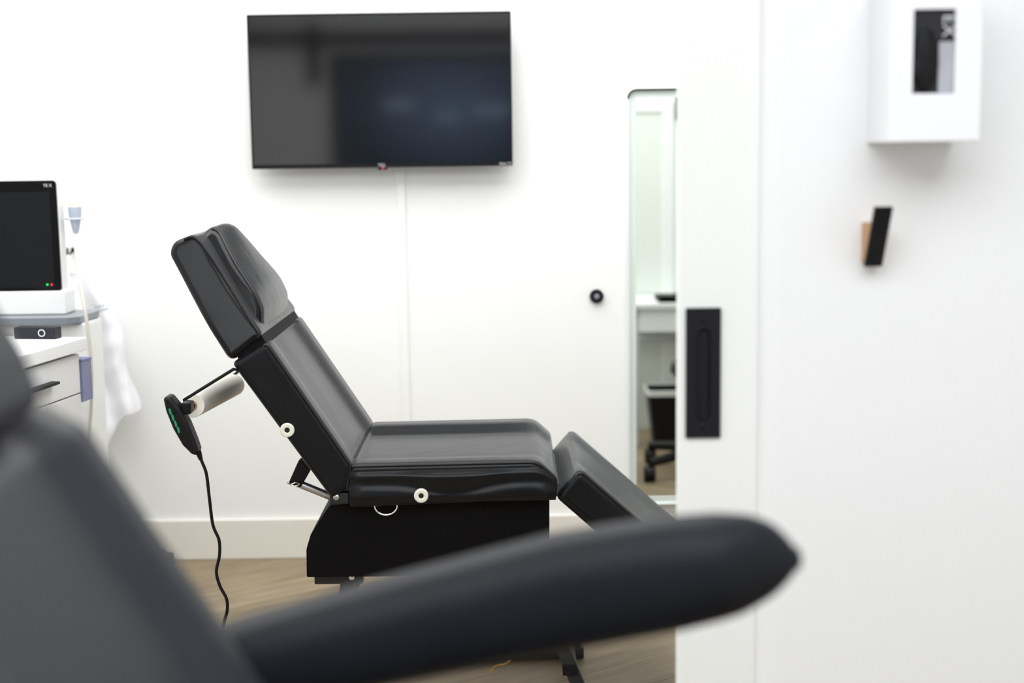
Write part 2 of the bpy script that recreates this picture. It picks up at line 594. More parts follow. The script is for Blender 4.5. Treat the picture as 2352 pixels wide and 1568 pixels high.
# seat
sp = round_poly(prof([(800, 1068), (1235, 1058), (1281, 1098), (1281, 1147), (801, 1168)], YN), [.02, .06, .03, .012, .012])
up = Vector((0, 1))
bm = BM(); cushion(bm, sp, YN, YF, .018, bol(.024), up, 26)
seat = mk('seat', bm, M['leather'], chair)
for y in (YN + .005, YF - .005):
    bm = BM(); piping(bm, sp, lambda p, n: n.dot(Vector((.35, .94))) > .3, y, .004, .004); mk('piping', bm, M['piping'], seat)
# puffed side panel of the seat: a shallow padded sheet with a wave
bm = BM()
nx, nz = 56, 16
gr = []
for i in range(nx + 1):
    s = i / nx
    col_ = []
    for j in range(nz + 1):
        v = j / nz
        px = 803 + (1277 - 803) * s
        top = 1082 - 12 * s + 28 * max(0, (s - .88) / .12) ** 2
        py = top + (1158 - 10 * s - top) * v
        q = P(px, py, YN)
        edge = sstep(0, .05, s) * sstep(0, .05, 1 - s) * sstep(0, .22, v) * sstep(0, .22, 1 - v)
        # upper roll dips in the middle like a smile, the lower roll fills below it
        mid = .36 + .33 * math.exp(-((s - .5) / .17) ** 2)
        dent = math.exp(-((v - mid) / .2) ** 2)
        col_.append(bm.verts.new((q.x, YN + .001 - edge * (.013 - .009 * dent), q.z)))
    gr.append(col_)
for i in range(nx):
    for j in range(nz):
        bm.faces.new((gr[i][j], gr[i + 1][j], gr[i + 1][j + 1], gr[i][j + 1]))
mk('side_panel', bm, M['leather'], seat, ang=80)
# head section: narrower towards its top
zt = 1.29; zb_ = 1.03
def hk(z):
    return 1 - .27 * sstep(zb_, zt, z)
def warp_h(y, z):
    return YC + (y - YC) * hk(z)
def prof_h(pxs, half, kf):
    out = []
    for a_, b_ in pxs:
        q = P(a_, b_, YC - half)
        for _ in range(4):
            q = P(a_, b_, YC - half * kf(q.z))
        out.append(Vector((q.x, q.z)))
    return out
def dense(pr, step=.012):
    out = []
    n = len(pr)
    for i in range(n):
        a_, b_ = pr[i], pr[(i + 1) % n]
        k = max(1, int((b_ - a_).length / step))
        out += [a_.lerp(b_, j / k) for j in range(k)]
    return out
hp = round_poly(prof_h([(387, 584), (396, 556), (444, 537), (466, 556), (605, 772), (528, 834)], .295, hk), [.032, .032, .025, .03, .022, .022], 7)
hp = dense(hp)
bm = BM(); cushion(bm, hp, YN, YF, .02, None, None, 14, warp_h)
head = mk('headrest', bm, M['leather'], chair)
for y in (YN + .005, YF - .005):
    bm = BM(); piping(bm, hp, lambda p, n: n.dot(fn) > .2, y, .005, .004, warp_h); mk('piping', bm, M['piping'], head)
# added dark filler standing in for shade in the gap between head section and backrest
hs = prof([(540, 812), (598, 770), (612, 792), (548, 838)], YN)
bm = BM(); cushion(bm, hs, YN + .012, YF - .012, .004, seg=2, nsl=2); mk('gap_shade_filler', bm, M['shroud'], chair)
# head pillow
def pk(z):
    return 1 - .52 * max(0, min(1.1, (z - 1.07) / .225)) ** 2.2
def warp_p(y, z):
    return YC + (y - YC) * pk(z)
pp = round_poly(prof_h([(450, 578), (464, 536), (488, 518), (508, 530), (545, 606), (586, 668), (603, 712), (602, 756), (570, 770), (510, 700), (462, 630)], .225, pk), [.02, .025, .03, .04, .3, .2, .06, .015, .02, .06, .06], 8)
pp = dense(pp)
bm = BM(); cushion(bm, pp, YC - .225, YC + .225, .03, lambda t: .009 * math.sin(PI * t), fn, 18, warp_p, ri=.018, seg=8)
pil = mk('head_pillow', bm, M['leather'], chair)
for y in (YC - .217, YC + .217):
    bm = BM(); piping(bm, pp, lambda p, n: n.dot(fn) > .3, y, .006, .004, warp_p); mk('piping', bm, M['piping'], pil)
# leg rest
lp = round_poly(prof([(1332, 1076), (1640, 1344), (1582, 1410), (1274, 1142)], YN + .02), [.025, .03, .02, .02])
ln = Vector((.656, .755))
bm = BM(); cushion(bm, lp, YN + .02, YF - .02, .02, bol(.012), ln, 22)
leg = mk('leg_rest', bm, M['leather'], chair)
for y in (YN + .026, YF - .026):
    bm = BM(); piping(bm, lp, lambda p, n: n.dot(ln) > .2, y, .005, .004); mk('piping', bm, M['piping'], leg)
# hinge flap between seat and leg rest
fp = round_poly(prof([(1250, 1126), (1282, 1118), (1302, 1128), (1292, 1144), (1262, 1144)], YN + .06), .006)
bm = BM(); cushion(bm, fp, YN + .1, YF - .1, .006); mk('hinge_flap', bm, M['leather'], chair)
# shroud under the seat
shp = round_poly(prof([(757, 1160), (1262, 1140), (1262, 1302), (1240, 1322), (704, 1326), (703, 1262), (713, 1228), (732, 1196)], YN + .05), [0.01, .004, .01, .01, .005, .03, .03, .03])
bm = BM(); cushion(bm, shp, YN + .05, YF - .05, .004, seg=2, nsl=2); mk('shroud', bm, M['shroud'], chair)
# white sockets on the sides
for (a_, b_, dy) in ((660, 987, 0), (968, 1136, .008)):
    q = P(a_, b_, YN)
    bm = BM(); lathe(bm, [(.0185, .012), (.0185, -.004), (.016, -.0062), (.009, -.0062), (.0065, -.004), (.0065, .002)], (q.x, YN - dy, q.z), 'Y', 32)
    so = mk('side_socket', bm, M['cream_pl'], chair, label='round white socket on the black side')
    bm = BM(); lathe(bm, [(.0064, 0), (.0064, -.0045), (.001, -.0046)], (q.x, YN - dy, q.z), 'Y', 16); mk('socket_hole', bm, M['darkvoid'], so)
# chrome bail under the seat edge
bm = BM()
pts = [P(860 + 26.5 * (1 - math.cos(PI * k / 14)), 1160 + 22 * math.sin(PI * k / 14), YN + .02) for k in range(15)]
tube(bm, pts, .0025, 8); mk('pull_ring', bm, M['chrome'], chair)
# back support: bracket, gas spring, pin
bm = BM(); br_ = round_poly(prof([(688, 1052), (712, 1082), (690, 1120), (662, 1110)], YN + .14), .006)
cushion(bm, br_, YN + .14, YN + .17, .003, seg=2, nsl=1); mk('bracket', bm, M['blackp'], chair)
bm = BM(); tube(bm, [P(676, 1106, YN + .155), P(790, 1152, YN + .155)], .0105, 16); mk('gas_spring', bm, M['steel'], chair)
bm = BM(); tube(bm, smooth_path([P(660, 1108, YN + .13), P(668, 1112, YN + .128), P(680, 1108, YN + .128), P(688, 1112, YN + .13), P(676, 1116, YN + .13), P(666, 1112, YN + .13)]), .0014, 6); mk('safety_pin', bm, M['chrome'], chair)
q = P(772, 1140, YN)
for yy in (YN + .02, YF - .05):
    bm = BM(); box(bm, q.x - .02, q.x + .03, yy, yy + .03, q.z - .025, q.z + .004, .003)
    hb = mk('hinge', bm, M['darksteel'], chair)
    bm = BM(); lathe(bm, [(.008, .004), (.008, -.004), (.005, -.006), (.001, -.006)], (q.x - .002, yy - .001, q.z - .006), 'Y', 14); mk('bolt', bm, M['steel'], hb)
# paper roll holder: two black rods and the spindle, sagging a little at the far end
rc = P(443, 931, YN + .05)
rfar = P(537, 884, YF - .055)
def axis_at(y):
    s = (y - rc.y) / (rfar.y - rc.y)
    return rc.lerp(rfar, s)
ra, rb = axis_at(YN + .03), axis_at(YF - .04)
bm = BM()
q = P(536, 848, YN + .0)
tube(bm, [(q.x + .03, YN + .03, q.z - .015), (q.x, YN + .005, q.z), (ra.x - .014, YN + .012, ra.z + .02), (ra.x - .012, YN + .03, ra.z)], .0042, 8)
q = P(540, 848, YN + .03)
tube(bm, [(q.x + .03, rb.y, q.z - .02), (q.x, rb.y, q.z - .01), (rb.x - .012, rb.y, rb.z + .02), (rb.x - .012, rb.y, rb.z)], .0042, 8)
tube(bm, [(ra.x - .012, ra.y, ra.z), ra, rb, (rb.x - .012, rb.y, rb.z)], .006, 10)
mk('roll_holder', bm, M['blackm'], chair)
# lift frame: steep legs, floor rails, cross bars, motor, cable
def bar(bm, p, q, w=.02, h=.03):
    p = Vector(p); q = Vector(q)
    t_ = (q - p).normalized(); s_ = Vector((0, 1, 0)); n_ = t_.cross(s_).normalized()
    rings = [[c_ + s_ * w * i + n_ * h * j for i, j in ((-1, -1), (1, -1), (1, 1), (-1, 1))] for c_ in (p, q)]
    loft(bm, rings)
zs = P(900, 1322, YN + .05).z
for yy in (YN + .12, YF - .12):
    bm = BM(); bar(bm, (.03, yy, zs + .02), (.175, yy, .03), .012, .018); mk('lift_arm', bm, M['darksteel'], chair)
    bm = BM(); bar(bm, (-.44, yy, zs + .02), (-.52, yy, .03), .012, .018); mk('lift_arm', bm, M['darksteel'], chair)
    bm = BM(); box(bm, -.6, .2, yy - .02, yy + .02, 0, .035, .004); mk('floor_rail', bm, M['darksteel'], chair)
for xx, zz in ((.145, .095), (-.55, .02)):
    bm = BM(); box(bm, xx - .02, xx + .02, YN + .1, YF - .1, zz - .012, zz + .015, .003); mk('cross_bar', bm, M['blackm'], chair)
bm = BM(); lathe(bm, [(.028, -.2), (.035, -.19), (.035, .1), (.02, .11), (.02, .2)], (-.13, YC, .13), 'X', 20)
mo = mk('motor', bm, M['blackp'], chair)
bm = BM(); tube(bm, smooth_path([P(1126, 1543, YC), P(1140, 1528, YC), P(1160, 1524, YC), P(1172, 1515, YC)]), .003, 8); mk('cable', bm, M['yellow'], mo, label='yellow cable')
q = P(804, 1325, YN + .05)
bm = BM(); lathe(bm, [(.009, .01), (.009, -.004), (.006, -.006), (.001, -.006)], (q.x, YN + .09, q.z - .012), 'Y', 14); mk('bolt', bm, M['chrome'], chair)
bm = BM(); box(bm, q.x - .1, q.x + .03, YN + .085, YN + .13, q.z - .03, q.z + .02, .003); mk('lift_plate', bm, M['darksteel'], chair)

# paper roll
t = thing('paper_roll', 'white paper roll on the spindle behind the chair back', 'paper roll', axis_at(YC))
def hollow(ro, ri, ya, yb, n=36):
    rings = []
    for r_, y in ((ri, ya), (ro - .001, ya), (ro, ya + .002), (ro, yb - .002), (ro - .001, yb), (ri, yb), (ri, ya)):
        c_ = axis_at(y)
        rings.append([(c_.x + r_ * math.cos(2 * PI * k / n), y, c_.z + r_ * math.sin(2 * PI * k / n)) for k in range(n)])
    b_ = BM(); loft(b_, rings, False, False)
    return b_
mk('paper', hollow(.0315, .0125, YN + .047, YF - .053), M['paper'], t)
mk('core', hollow(.0123, .008, YN + .045, YF - .051, 24), M['wood'], t)

# hand control
HY = YN - .03
q = P(420, 970, HY)
t = thing('hand_control', 'black handheld chair control with green keys hanging from the roll holder', 'remote control', (q.x, HY, q.z))
hc = round_poly(prof([(380, 912), (386, 906), (396, 908), (416, 932), (436, 968), (452, 1008), (460, 1032), (455, 1042), (444, 1038), (424, 1018), (402, 980), (386, 940)], HY), .01)
bm = BM(); cushion(bm, hc, HY - .028, HY + .026, .009, nsl=3); body = mk('handset', bm, M['blackp'], t)
for i in range(4):
    s = i / 3
    a_, b_ = 390 + 19 * s, 946 + 42 * s
    kp = round_poly(prof([(a_ - 4, b_ - 7), (a_ + 1, b_ - 8), (a_ + 5, b_ + 6), (a_ + 0, b_ + 7)], HY - .03), .003)
    bm = BM(); cushion(bm, kp, HY - .0295, HY - .02, .0012, seg=2, nsl=1); mk('key', bm, M['green'], t, label='green key')
bm = BM(); q = P(428, 934, HY); box(bm, q.x - .011, q.x + .013, HY - .012, YN + .005, q.z - .018, q.z + .012, .004); mk('hanging_clip', bm, M['blackp'], t)
path = [P(*p) for p in ((457, 1040, HY), (463, 1058, HY), (474, 1088, HY), (481, 1145, HY), (489, 1205, HY), (503, 1240, HY), (504, 1275, HY), (497, 1312, HY), (505, 1345, HY), (520, 1374, HY), (522, 1400, HY), (515, 1428, HY), (508, 1470, HY), (515, 1540, HY))]
path += [Vector((-.735, HY, .05)), Vector((-.76, HY - .02, .0046)), Vector((-.84, HY - .04, .0046))]
bm = BM(); tube(bm, smooth_path(path, 6), .0042, 8); mk('cord', bm, M['blackp'], t)
bm = BM(); tube(bm, [P(455, 1036, HY), P(459, 1048, HY), P(462, 1056, HY)], lambda s: .008 - .003 * s, 10); mk('strain_relief', bm, M['blackp'], t)

# ------------------------------------------------------------------ second chair, near the camera
NF, NN = 1.55, .98
NC = (NF + NN) / 2
ch2 = thing('treatment_chair', 'second black treatment chair nearest the camera with a long padded armrest', 'treatment chair', (0, NC, 0))
fr = prof([(40, 925), (100, 938), (185, 985), (255, 1085), (335, 1205), (455, 1375), (590, 1572), (670, 1690)], NF)
nb = Vector((-.81, -.58)) * .11
b2 = fr + [fr[-1] + nb * .9, fr[3] + nb, fr[0] + Vector((-.1, -.1))]
b2 = round_poly(b2, [.02, .03, .05, .06, .05, .05, .05, .02, .02, .04, .03])
fn2 = Vector((.81, .58))
bm = BM(); cushion(bm, b2, NN, NF, .02, lambda t: .018 * (sstep(.0, .05, t) * sstep(0, .05, 1 - t)) - .03 * sstep(.12, .22, t) * sstep(.12, .22, 1 - t), fn2, 30)
bb = mk('backrest', bm, M['leather_near'], ch2)
hd = prof([(-150, 540), (-80, 580), (0, 685), (72, 800), (106, 880), (104, 928), (50, 962), (-50, 955), (-290, 690), (-250, 590)], 1.47)
hd = round_poly(hd, .03)
bm = BM(); cushion(bm, hd, 1.06, 1.47, .03, nsl=10); mk('headrest', bm, M['leather_near'], ch2)
bm = BM(); box(bm, -.66, -.6, NC - .05, NC + .05, 1.0, 1.25, .01); mk('headrest_post', bm, M['blackm'], ch2)
AY = 1.625
topl = [(400, 1480), (520, 1430), (860, 1334), (1270, 1228), (1500, 1192), (1640, 1182), (1720, 1184), (1775, 1202), (1812, 1236), (1832, 1264), (1839, 1284)]
botl = [(400, 1690), (520, 1650), (850, 1574), (1100, 1524), (1320, 1484), (1560, 1440), (1700, 1404), (1772, 1366), (1815, 1326), (1833, 1300), (1839, 1284)]
def lin(tab, x):
    for i in range(len(tab) - 1):
        if x <= tab[i + 1][0] + 1e-6:
            s = (x - tab[i][0]) / (tab[i + 1][0] - tab[i][0])
            return tab[i][1] * (1 - s) + tab[i + 1][1] * s
    return tab[-1][1]
def arm_mesh(yc):
    bm = BM()
    xs = [400 + 1439 * (1 - (1 - k / 46) ** 1.7) for k in range(47)]
    xs[-1] = 1838.6
    rings = []
    for x in xs:
        ds = [dx for dx in (-12, 0, 12) if 400 <= x + dx <= 1839]
        zt_ = sum(P(x, lin(topl, x + dx), AY).z for dx in ds) / len(ds)
        zb2_ = sum(P(x, lin(botl, x + dx), AY).z for dx in ds) / len(ds)
        X = P(x, 1300, AY).x
        h = max(.0015, (zt_ - zb2_) / 2)
        w = .06 * max(.03, min(1, (1839.5 - x) / 190)) ** .55
        ring = []
        for k in range(28):
            a_ = 2 * PI * k / 28
            cs, sn = math.cos(a_), math.sin(a_)
            ring.append((X, yc + w * math.copysign(abs(cs) ** .85, cs), (zt_ + zb2_) / 2 + h * math.copysign(abs(sn) ** .85, sn)))
        rings.append(ring)
    loft(bm, rings)
    return bm
for yy in (AY, 2 * NC - AY):
    mk('armrest', arm_mesh(yy), M['leather_arm'], ch2, ang=80)
    bm = BM(); box(bm, -.33, -.27, yy - .015, yy + .015, .62, .92, .005); mk('arm_post', bm, M['blackm'], ch2)
s2 = round_poly([Vector(p) for p in ((-.26, .73), (.3, .74), (.34, .7), (.34, .62), (-.26, .61))], .02)
bm = BM(); cushion(bm, s2, NN, NF, .02, None, None, 4); mk('seat', bm, M['leather_near'], ch2)
l2 = round_poly([Vector(p) for p in ((.35, .7), (.62, .4), (.56, .35), (.3, .62))], .02)
bm = BM(); cushion(bm, l2, NN + .02, NF - .02, .02, None, None, 4); mk('leg_rest', bm, M['leather_near'], ch2)
bm = BM(); box(bm, -.3, .26, NN + .06, NF - .06, .36, .615, .02); mk('shroud', bm, M['shroud'], ch2)
bm = BM(); box(bm, -.08, .1, NC - .1, NC + .1, .04, .37, .01); mk('lift_column', bm, M['darksteel'], ch2)
bm = BM(); box(bm, -.42, .3, NN + .1, NF - .1, 0, .05, .015); mk('floor_base', bm, M['blackm'], ch2)
bm = BM(); box(bm, -.36, -.24, NN + .15, NF - .15, .6, .85, .02); mk('back_hinge', bm, M['blackm'], ch2)
for ya, yb in ((1.03, 1.59), (2 * NC - 1.59, 1.2)):
    bm = BM(); box(bm, -.34, -.25, ya, yb, .62, .66, .005); mk('arm_bracket', bm, M['blackm'], ch2)

# ------------------------------------------------------------------ wall items on the right
WY = 2.57
fx0 = P(1990, 330, WY).x
fx1 = P(2188, 322, WY).x
fz0 = P(2090, 327, WY).z
FY = 2.42
o0 = P(2095, 215, FY); o1 = P(2197, 20, FY)
t = thing('glove_dispenser', 'white wall box holding a glove carton, with a rectangular front opening', 'glove dispenser', ((fx0 + fx1) / 2, WY, fz0))
fz1 = fz0 + .27
bm = BM(); loft(bm, [rr(fx0, fx1, fz0, fz1, .003, WY + .002), rr(fx0, fx1, fz0, fz1, .003, FY + .002), rr(fx0 + .002, fx1 - .002, fz0 + .002, fz1 - .002, .003, FY), rr(o0.x, o1.x, o0.z, o1.z, .002, FY), rr(o0.x, o1.x, o0.z, o1.z, .002, FY + .005), rr(fx0 + .004, fx1 - .004, fz0 + .004, fz1 - .004, .002, FY + .005), rr(fx0 + .004, fx1 - .004, fz0 + .004, fz1 - .004, .002, WY - .004)], True, True)
mk('box_shell', bm, M['disp_white'], t)
cy = FY + .007
t = thing('glove_carton', 'black printed carton of black gloves inside the white wall box', 'glove box', ((o0.x + o1.x) / 2, cy, fz0 + .0045))
bm = BM(); box(bm, fx0 + .008, fx1 - .008, cy, WY - .006, fz0 + .0045, fz1 - .012); mk('carton', bm, M['carton'], t)
g0 = P(2154, 213, cy); g1 = P(2196, 95, cy)
bm = BM(); box(bm, g0.x, g1.x, cy - .0006, cy + .002, g0.z, g1.z); mk('printed_panel', bm, M['greypanel'], t, label='grey printed panel')
gc = P(2125, 140, cy)
bm = BM(); bmesh.ops.create_icosphere(bm, subdivisions=4, radius=1)
for v in bm.verts:
    n_ = noise.noise(v.co * 2.6) * .10
    v.co = Vector((gc.x + v.co.x * .022 * (1 + n_), cy - .001 + v.co.y * .008 * (1 + n_ * 2), gc.z + v.co.z * .054 * (1 + n_ * .4)))
mk('glove_tuft', bm, M['glove'], t)
lp_ = P(2179, 46, cy)
text_mesh('lettering', 'TEX', .031, M['text'], t, (lp_.x, cy - .0005, lp_.z), FACE @ Matrix.Rotation(-PI / 2, 4, 'Z'))

# angled hook with wooden block
b0 = P(1985, 612, 2.545); b1 = P(2027, 610, 2.545); t0 = P(2008, 477, 2.48); t1 = P(2048, 475, 2.48)
hx0 = (b0.x + t0.x) / 2; hx1 = (b1.x + t1.x) / 2
bz, tz = b0.z, t0.z
t = thing('wall_hook', 'wall hook of light wood with a slanted black face, below the white box', 'hook', ((hx0 + hx1) / 2, WY, bz))
bm = BM(); pr_ = [(2.541, bz), (2.476, tz), (2.484, tz + .002), (2.549, bz + .002)]
loft(bm, [[(x, y, z) for y, z in pr_] for x in (hx0, hx1)]); mk('face_plate', bm, M['blacksatin'], t)
bm = BM(); w0 = bz + .006
loft(bm, [[(x, y, z) for y, z in ((WY, w0), (2.5435, w0 + .003), (2.4945, tz - .025), (WY, tz - .03))] for x in (hx0 + .001, hx1 - .001)]); mk('wood_block', bm, M['wood'], t)

# ------------------------------------------------------------------ ultrasound cart
UY = 4.5
mt_ = P(133, 414, UY); mb_ = P(138, 668, UY)
ux1 = (mt_.x + mb_.x) / 2; uz1 = mt_.z; uz0 = mb_.z; ux0 = ux1 - .5
us = thing('ultrasound_machine', 'white ultrasound scanner with a black touch screen on a wheeled cart at left', 'ultrasound machine', (-1.5, 4.55, 0))
bm = BM(); loft(bm, [rr(ux0 - .002, ux1 + .001, uz0 - .006, uz1 - .01, .02, UY + .06), rr(ux0 - .002, ux1 + .001, uz0 - .006, uz1 + .001, .014, UY + .03), rr(ux0 - .001, ux1 + .001, uz0 - .004, uz1 + .001, .012, UY + .002)])
mk('monitor_housing', bm, M['white_pl'], us)
bm = BM(); loft(bm, [rr(ux0, ux1, uz0, uz1, .012, UY + .004), rr(ux0, ux1, uz0, uz1, .012, UY - .003), rr(ux0 + .002, ux1 - .002, uz0 + .002, uz1 - .002, .011, UY - .004)])
sc = mk('touch_screen', bm, M['screen_us'], us)
q = P(115, 440, UY)
bm = BM(); box(bm, ux0 + .02, q.x, UY - .005, UY - .0035, uz0 + .012, q.z); mk('display', bm, M['screen2'], sc)
q = P(110, 426, UY); text_mesh('lettering', 'TE X', .013, M['text'], sc, (q.x, UY - .0045, q.z), FACE)
for px_, mm in ((110, 'ledg'), (120, 'ledr')):
    q = P(px_, 653, UY)
    bm = BM(); lathe(bm, [(.003, 0), (.003, -.002), (.001, -.0025)], (q.x, UY - .004, q.z), 'Y', 12); mk('indicator_light', bm, M[mm], sc, label='green light' if mm == 'ledg' else 'red light')
qa = P(156, 667, UY + .02); qb = P(156, 720, UY + .02)
bm = BM(); box(bm, ux0 + .12, qa.x, UY - .01, UY + .1, qb.z, uz0 + .002, .008); mk('stand', bm, M['white_pl'], us)
tzt = qb.z
qr = P(196, 726, UY - .05)
bm = BM(); loft(bm, [[(p[0], p[1], z) for p in ((qr.x - .6, UY - .1), (qr.x - .04, UY - .1), (qr.x - .01, UY - .07), (qr.x, UY + .1), (qr.x - .02, UY + .14), (qr.x - .6, UY + .14))] for z in (tzt - .02, tzt)])
mk('tray', bm, M['traygrey'], us, flat=True)
bm = BM(); box(bm, -1.62, P(206, 900, UY - .05).x, UY - .06, UY + .13, .12, tzt - .021, .012); mk('column', bm, M['white_pl'], us)
bm = BM(); box(bm, -1.62, -1.3, UY - .1, UY + .2, .085, .14, .015); mk('cart_base', bm, M['lightgrey'], us)
cxr = P(372, 1255, 4.93).x
for (xx, yy) in ((cxr, 4.93), (cxr, 4.22), (-1.75, 4.93), (-1.75, 4.22)):
    bm = BM(); tube(bm, [(-1.47 + (xx + 1.47) * .4, 4.55 + (yy - 4.55) * .4, .11), (xx, yy, .085)], .018, 10); mk('cart_leg', bm, M['castergrey'], us)
    bm = BM(); lathe(bm, [(.01, -.014), (.030, -.014), (.034, -.009), (.034, .009), (.030, .014), (.01, .014)], (xx + .015, yy, .034), 'X', 20)
    cs = mk('caster', bm, M['castergrey'], us)
    bm = BM(); box(bm, xx - .010, xx + .038, yy - .011, yy + .011, .045, .09, .006); mk('caster_fork', bm, M['castergrey'], cs)
# probe holder on the scanner side
pq = P(166, 500, UY)
bm = BM(); tube(bm, [(pq.x + .0248 * math.cos(2 * PI * k / 20), UY + .03 + .0248 * math.sin(2 * PI * k / 20), pq.z - .004) for k in range(20)], .0028, 8, True)
box(bm, ux1 + .0, pq.x - .0245, UY + .025, UY + .035, pq.z - .009, pq.z - .001)
mk('probe_holder', bm, M['lightgrey'], us)

pr0 = thing('ultrasound_probe', 'blue-grey handheld probe on a long white cable beside the black touch screen', 'ultrasound probe', (pq.x, UY + .03, pq.z))
zc = lambda py: P(166, py, UY + .03).z
bm = BM(); lathe(bm, [(.004, zc(537)), (.010, zc(531)), (.015, zc(512)), (.0188, zc(498)), (.0208, zc(482)), (.0205, zc(475))], (pq.x, UY + .03, 0), 'Z', 24); mk('probe_body', bm, M['bluegrey'], pr0)
bm = BM(); lathe(bm, [(.018, zc(477)), (.0185, zc(465)), (.016, zc(457)), (.008, zc(453)), (.001, zc(453))], (pq.x - .004, UY + .03, 0), 'Z', 24); mk('probe_tip', bm, M['cream_pl'], pr0)
path = [(170, 535, UY + .03), (174, 570, UY - .02), (182, 630, UY - .1), (193, 700, UY - .15), (203, 765, UY - .16), (209, 835, UY - .16), (210, 900, UY - .15), (206, 970, UY - .14), (196, 1040, UY - .14), (170, 1100, UY - .14)]
bm = BM(); tube(bm, smooth_path([P(*p) for p in path], 6), .0058, 10); mk('cable', bm, M['hose'], pr0)

# ------------------------------------------------------------------ white coat on a wall hook
CY = 5.02
hq = P(153, 577, 5.08)
t = thing('coat_hook', 'small black coat hook on the back wall beside the touch screen', 'hook', (hq.x, WB, hq.z))
bm = BM(); lathe(bm, [(.009, .002), (.009, -.005), (.007, -.008), (.001, -.008)], (hq.x, WB, hq.z), 'Y', 20); mk('backplate', bm, M['blackp'], t)
bm = BM(); tube(bm, smooth_path([(hq.x, WB - .005, hq.z), (hq.x, WB - .05, hq.z - .012), (hq.x + .004, WB - .085, hq.z - .012), (hq.x + .01, WB - .1, hq.z + .012)]), .0042, 10); mk('peg', bm, M['blackp'], t)
coat = thing('white_coat', 'white cotton coat hanging on the back wall behind the scanner', 'coat', (P(230, 800, CY).x, CY, P(230, 800, CY).z))
cols = [(150, 622, 1036), (170, 616, 1046), (190, 624, 1050), (206, 640, 1044), (222, 652, 1048), (240, 676, 1040), (256, 702, 1012), (270, 732, 974), (284, 800, 956), (300, 868, 950), (314, 905, 942), (321, 922, 934)]
rowsN = 60
def cl(x):
    for i in range(len(cols) - 1):
        if x <= cols[i + 1][0] + 1e-6:
            s = (x - cols[i][0]) / (cols[i + 1][0] - cols[i][0])
            return cols[i][1] * (1 - s) + cols[i + 1][1] * s, cols[i][2] * (1 - s) + cols[i + 1][2] * s
bm = BM()
grid = []
NX = 72
for i in range(NX + 1):
    x = 150 + 171 * i / NX
    a_, b_ = cl(x)
    colv = []
    for j in range(rowsN + 1):
        v = j / rowsN
        y = a_ + (b_ - a_) * v
        dep = CY + .014 * math.sin(x * .085 - y * .021) + .032 * noise.noise(Vector((x * .014, y * .007, 3))) + .008 * noise.noise(Vector((x * .045, y * .02, 9)))
        # the sheet wraps round at its right edge so it reads as a full garment
        dep += .05 * sstep(.82, 1, i / NX)
        colv.append(bm.verts.new(P(x + 4 * math.sin(y * .035), y, dep)))
    grid.append(colv)
for i in range(NX):
    for j in range(rowsN):
        bm.faces.new((grid[i][j], grid[i + 1][j], grid[i + 1][j + 1], grid[i][j + 1]))
body = mk('coat_body', bm, M['coat'], coat, ang=80)
sm = body.modifiers.new('thick', 'SOLIDIFY'); sm.thickness = .004
bm = BM(); tube(bm, smooth_path([P(150, 630, CY), P(151, 600, CY + .04), (hq.x, WB - .085, hq.z - .004), P(162, 600, CY + .04), P(166, 628, CY)]), .004, 8); mk('hanging_loop', bm, M['coat'], coat)
for k, (tx, px_, py_) in enumerate((('DALA', 228, 704), ('BOWER', 233, 713))):
    q = P(px_, py_, CY - .05)
    text_mesh('lettering', tx, .014, M['textd'], coat, (q.x, CY - .045, q.z), FACE @ Matrix.Rotation(R(14), 4, 'Z'))

# ------------------------------------------------------------------ white drawer cabinet, turned a little
cc = P(197, 776, 4.0)
CT = cc.z
rz = R(-9.8)
t = thing('drawer_cabinet', 'white drawer cabinet with black handles at left in front of the scanner', 'cabinet', (cc.x, cc.y, 0), rz)
bm = BM(); box(bm, -.52, -.006, -.66, .02, CT - .036, CT, .003); mk('cabinet_top', bm, M['desk'], t, True)
bm = BM(); box(bm, -.5, -.04, -.64, 0, .06, CT - .037); mk('body', bm, M['desk'], t, True)
bm = BM(); box(bm, -.46, -.07, -.6, -.04, 0, .06); mk('plinth', bm, M['blackm'], t, True)
zz = CT - .045
for h in (.115, .24, .24, .24):
    bm = BM(); box(bm, -.0395, -.023, -.638, -.002, zz - h + .004, zz, .002)
    dr = mk('drawer', bm, M['desk'], t, True)
    zc_ = zz - .055
    bm = BM(); box(bm, -.0228, .004, -.47, -.17, zc_ - .004, zc_ + .004, .002); mk('handle', bm, M['blackm'], dr, True)
    zz -= h
t2 = thing('plastic_bin', 'violet plastic bin on the far end of the white drawer cabinet', 'bin', (cc.x, cc.y, CT - .1), rz)
z0_ = P(190, 916, 4.06).z - (CT - .1); z1_ = P(190, 821, 4.06).z - (CT - .1)
bm = BM(); loft(bm, [rr(-.14, -.018, z0_, z1_, .004, .003), rr(-.14, -.018, z0_, z1_, .004, .06)]); mk('bin_body', bm, M['violet'], t2, True)
bm = BM(); box(bm, -.142, -.016, .0015, .063, z1_ - .006, z1_ + .002, .002); mk('bin_rim', bm, M['violet'], t2, True)
t3 = thing('small_carton', 'small black carton with a white ring mark on the white cabinet top', 'box', (cc.x, cc.y, CT), rz)
bm = BM(); box(bm, -.20, -.075, -.035, .005, 0, .033, .002); mk('carton', bm, M['carton'], t3, True)
text_mesh('lettering', 'O', .03, M['text'], t3, (-.115, -.0355, .0165), FACE, local=True)

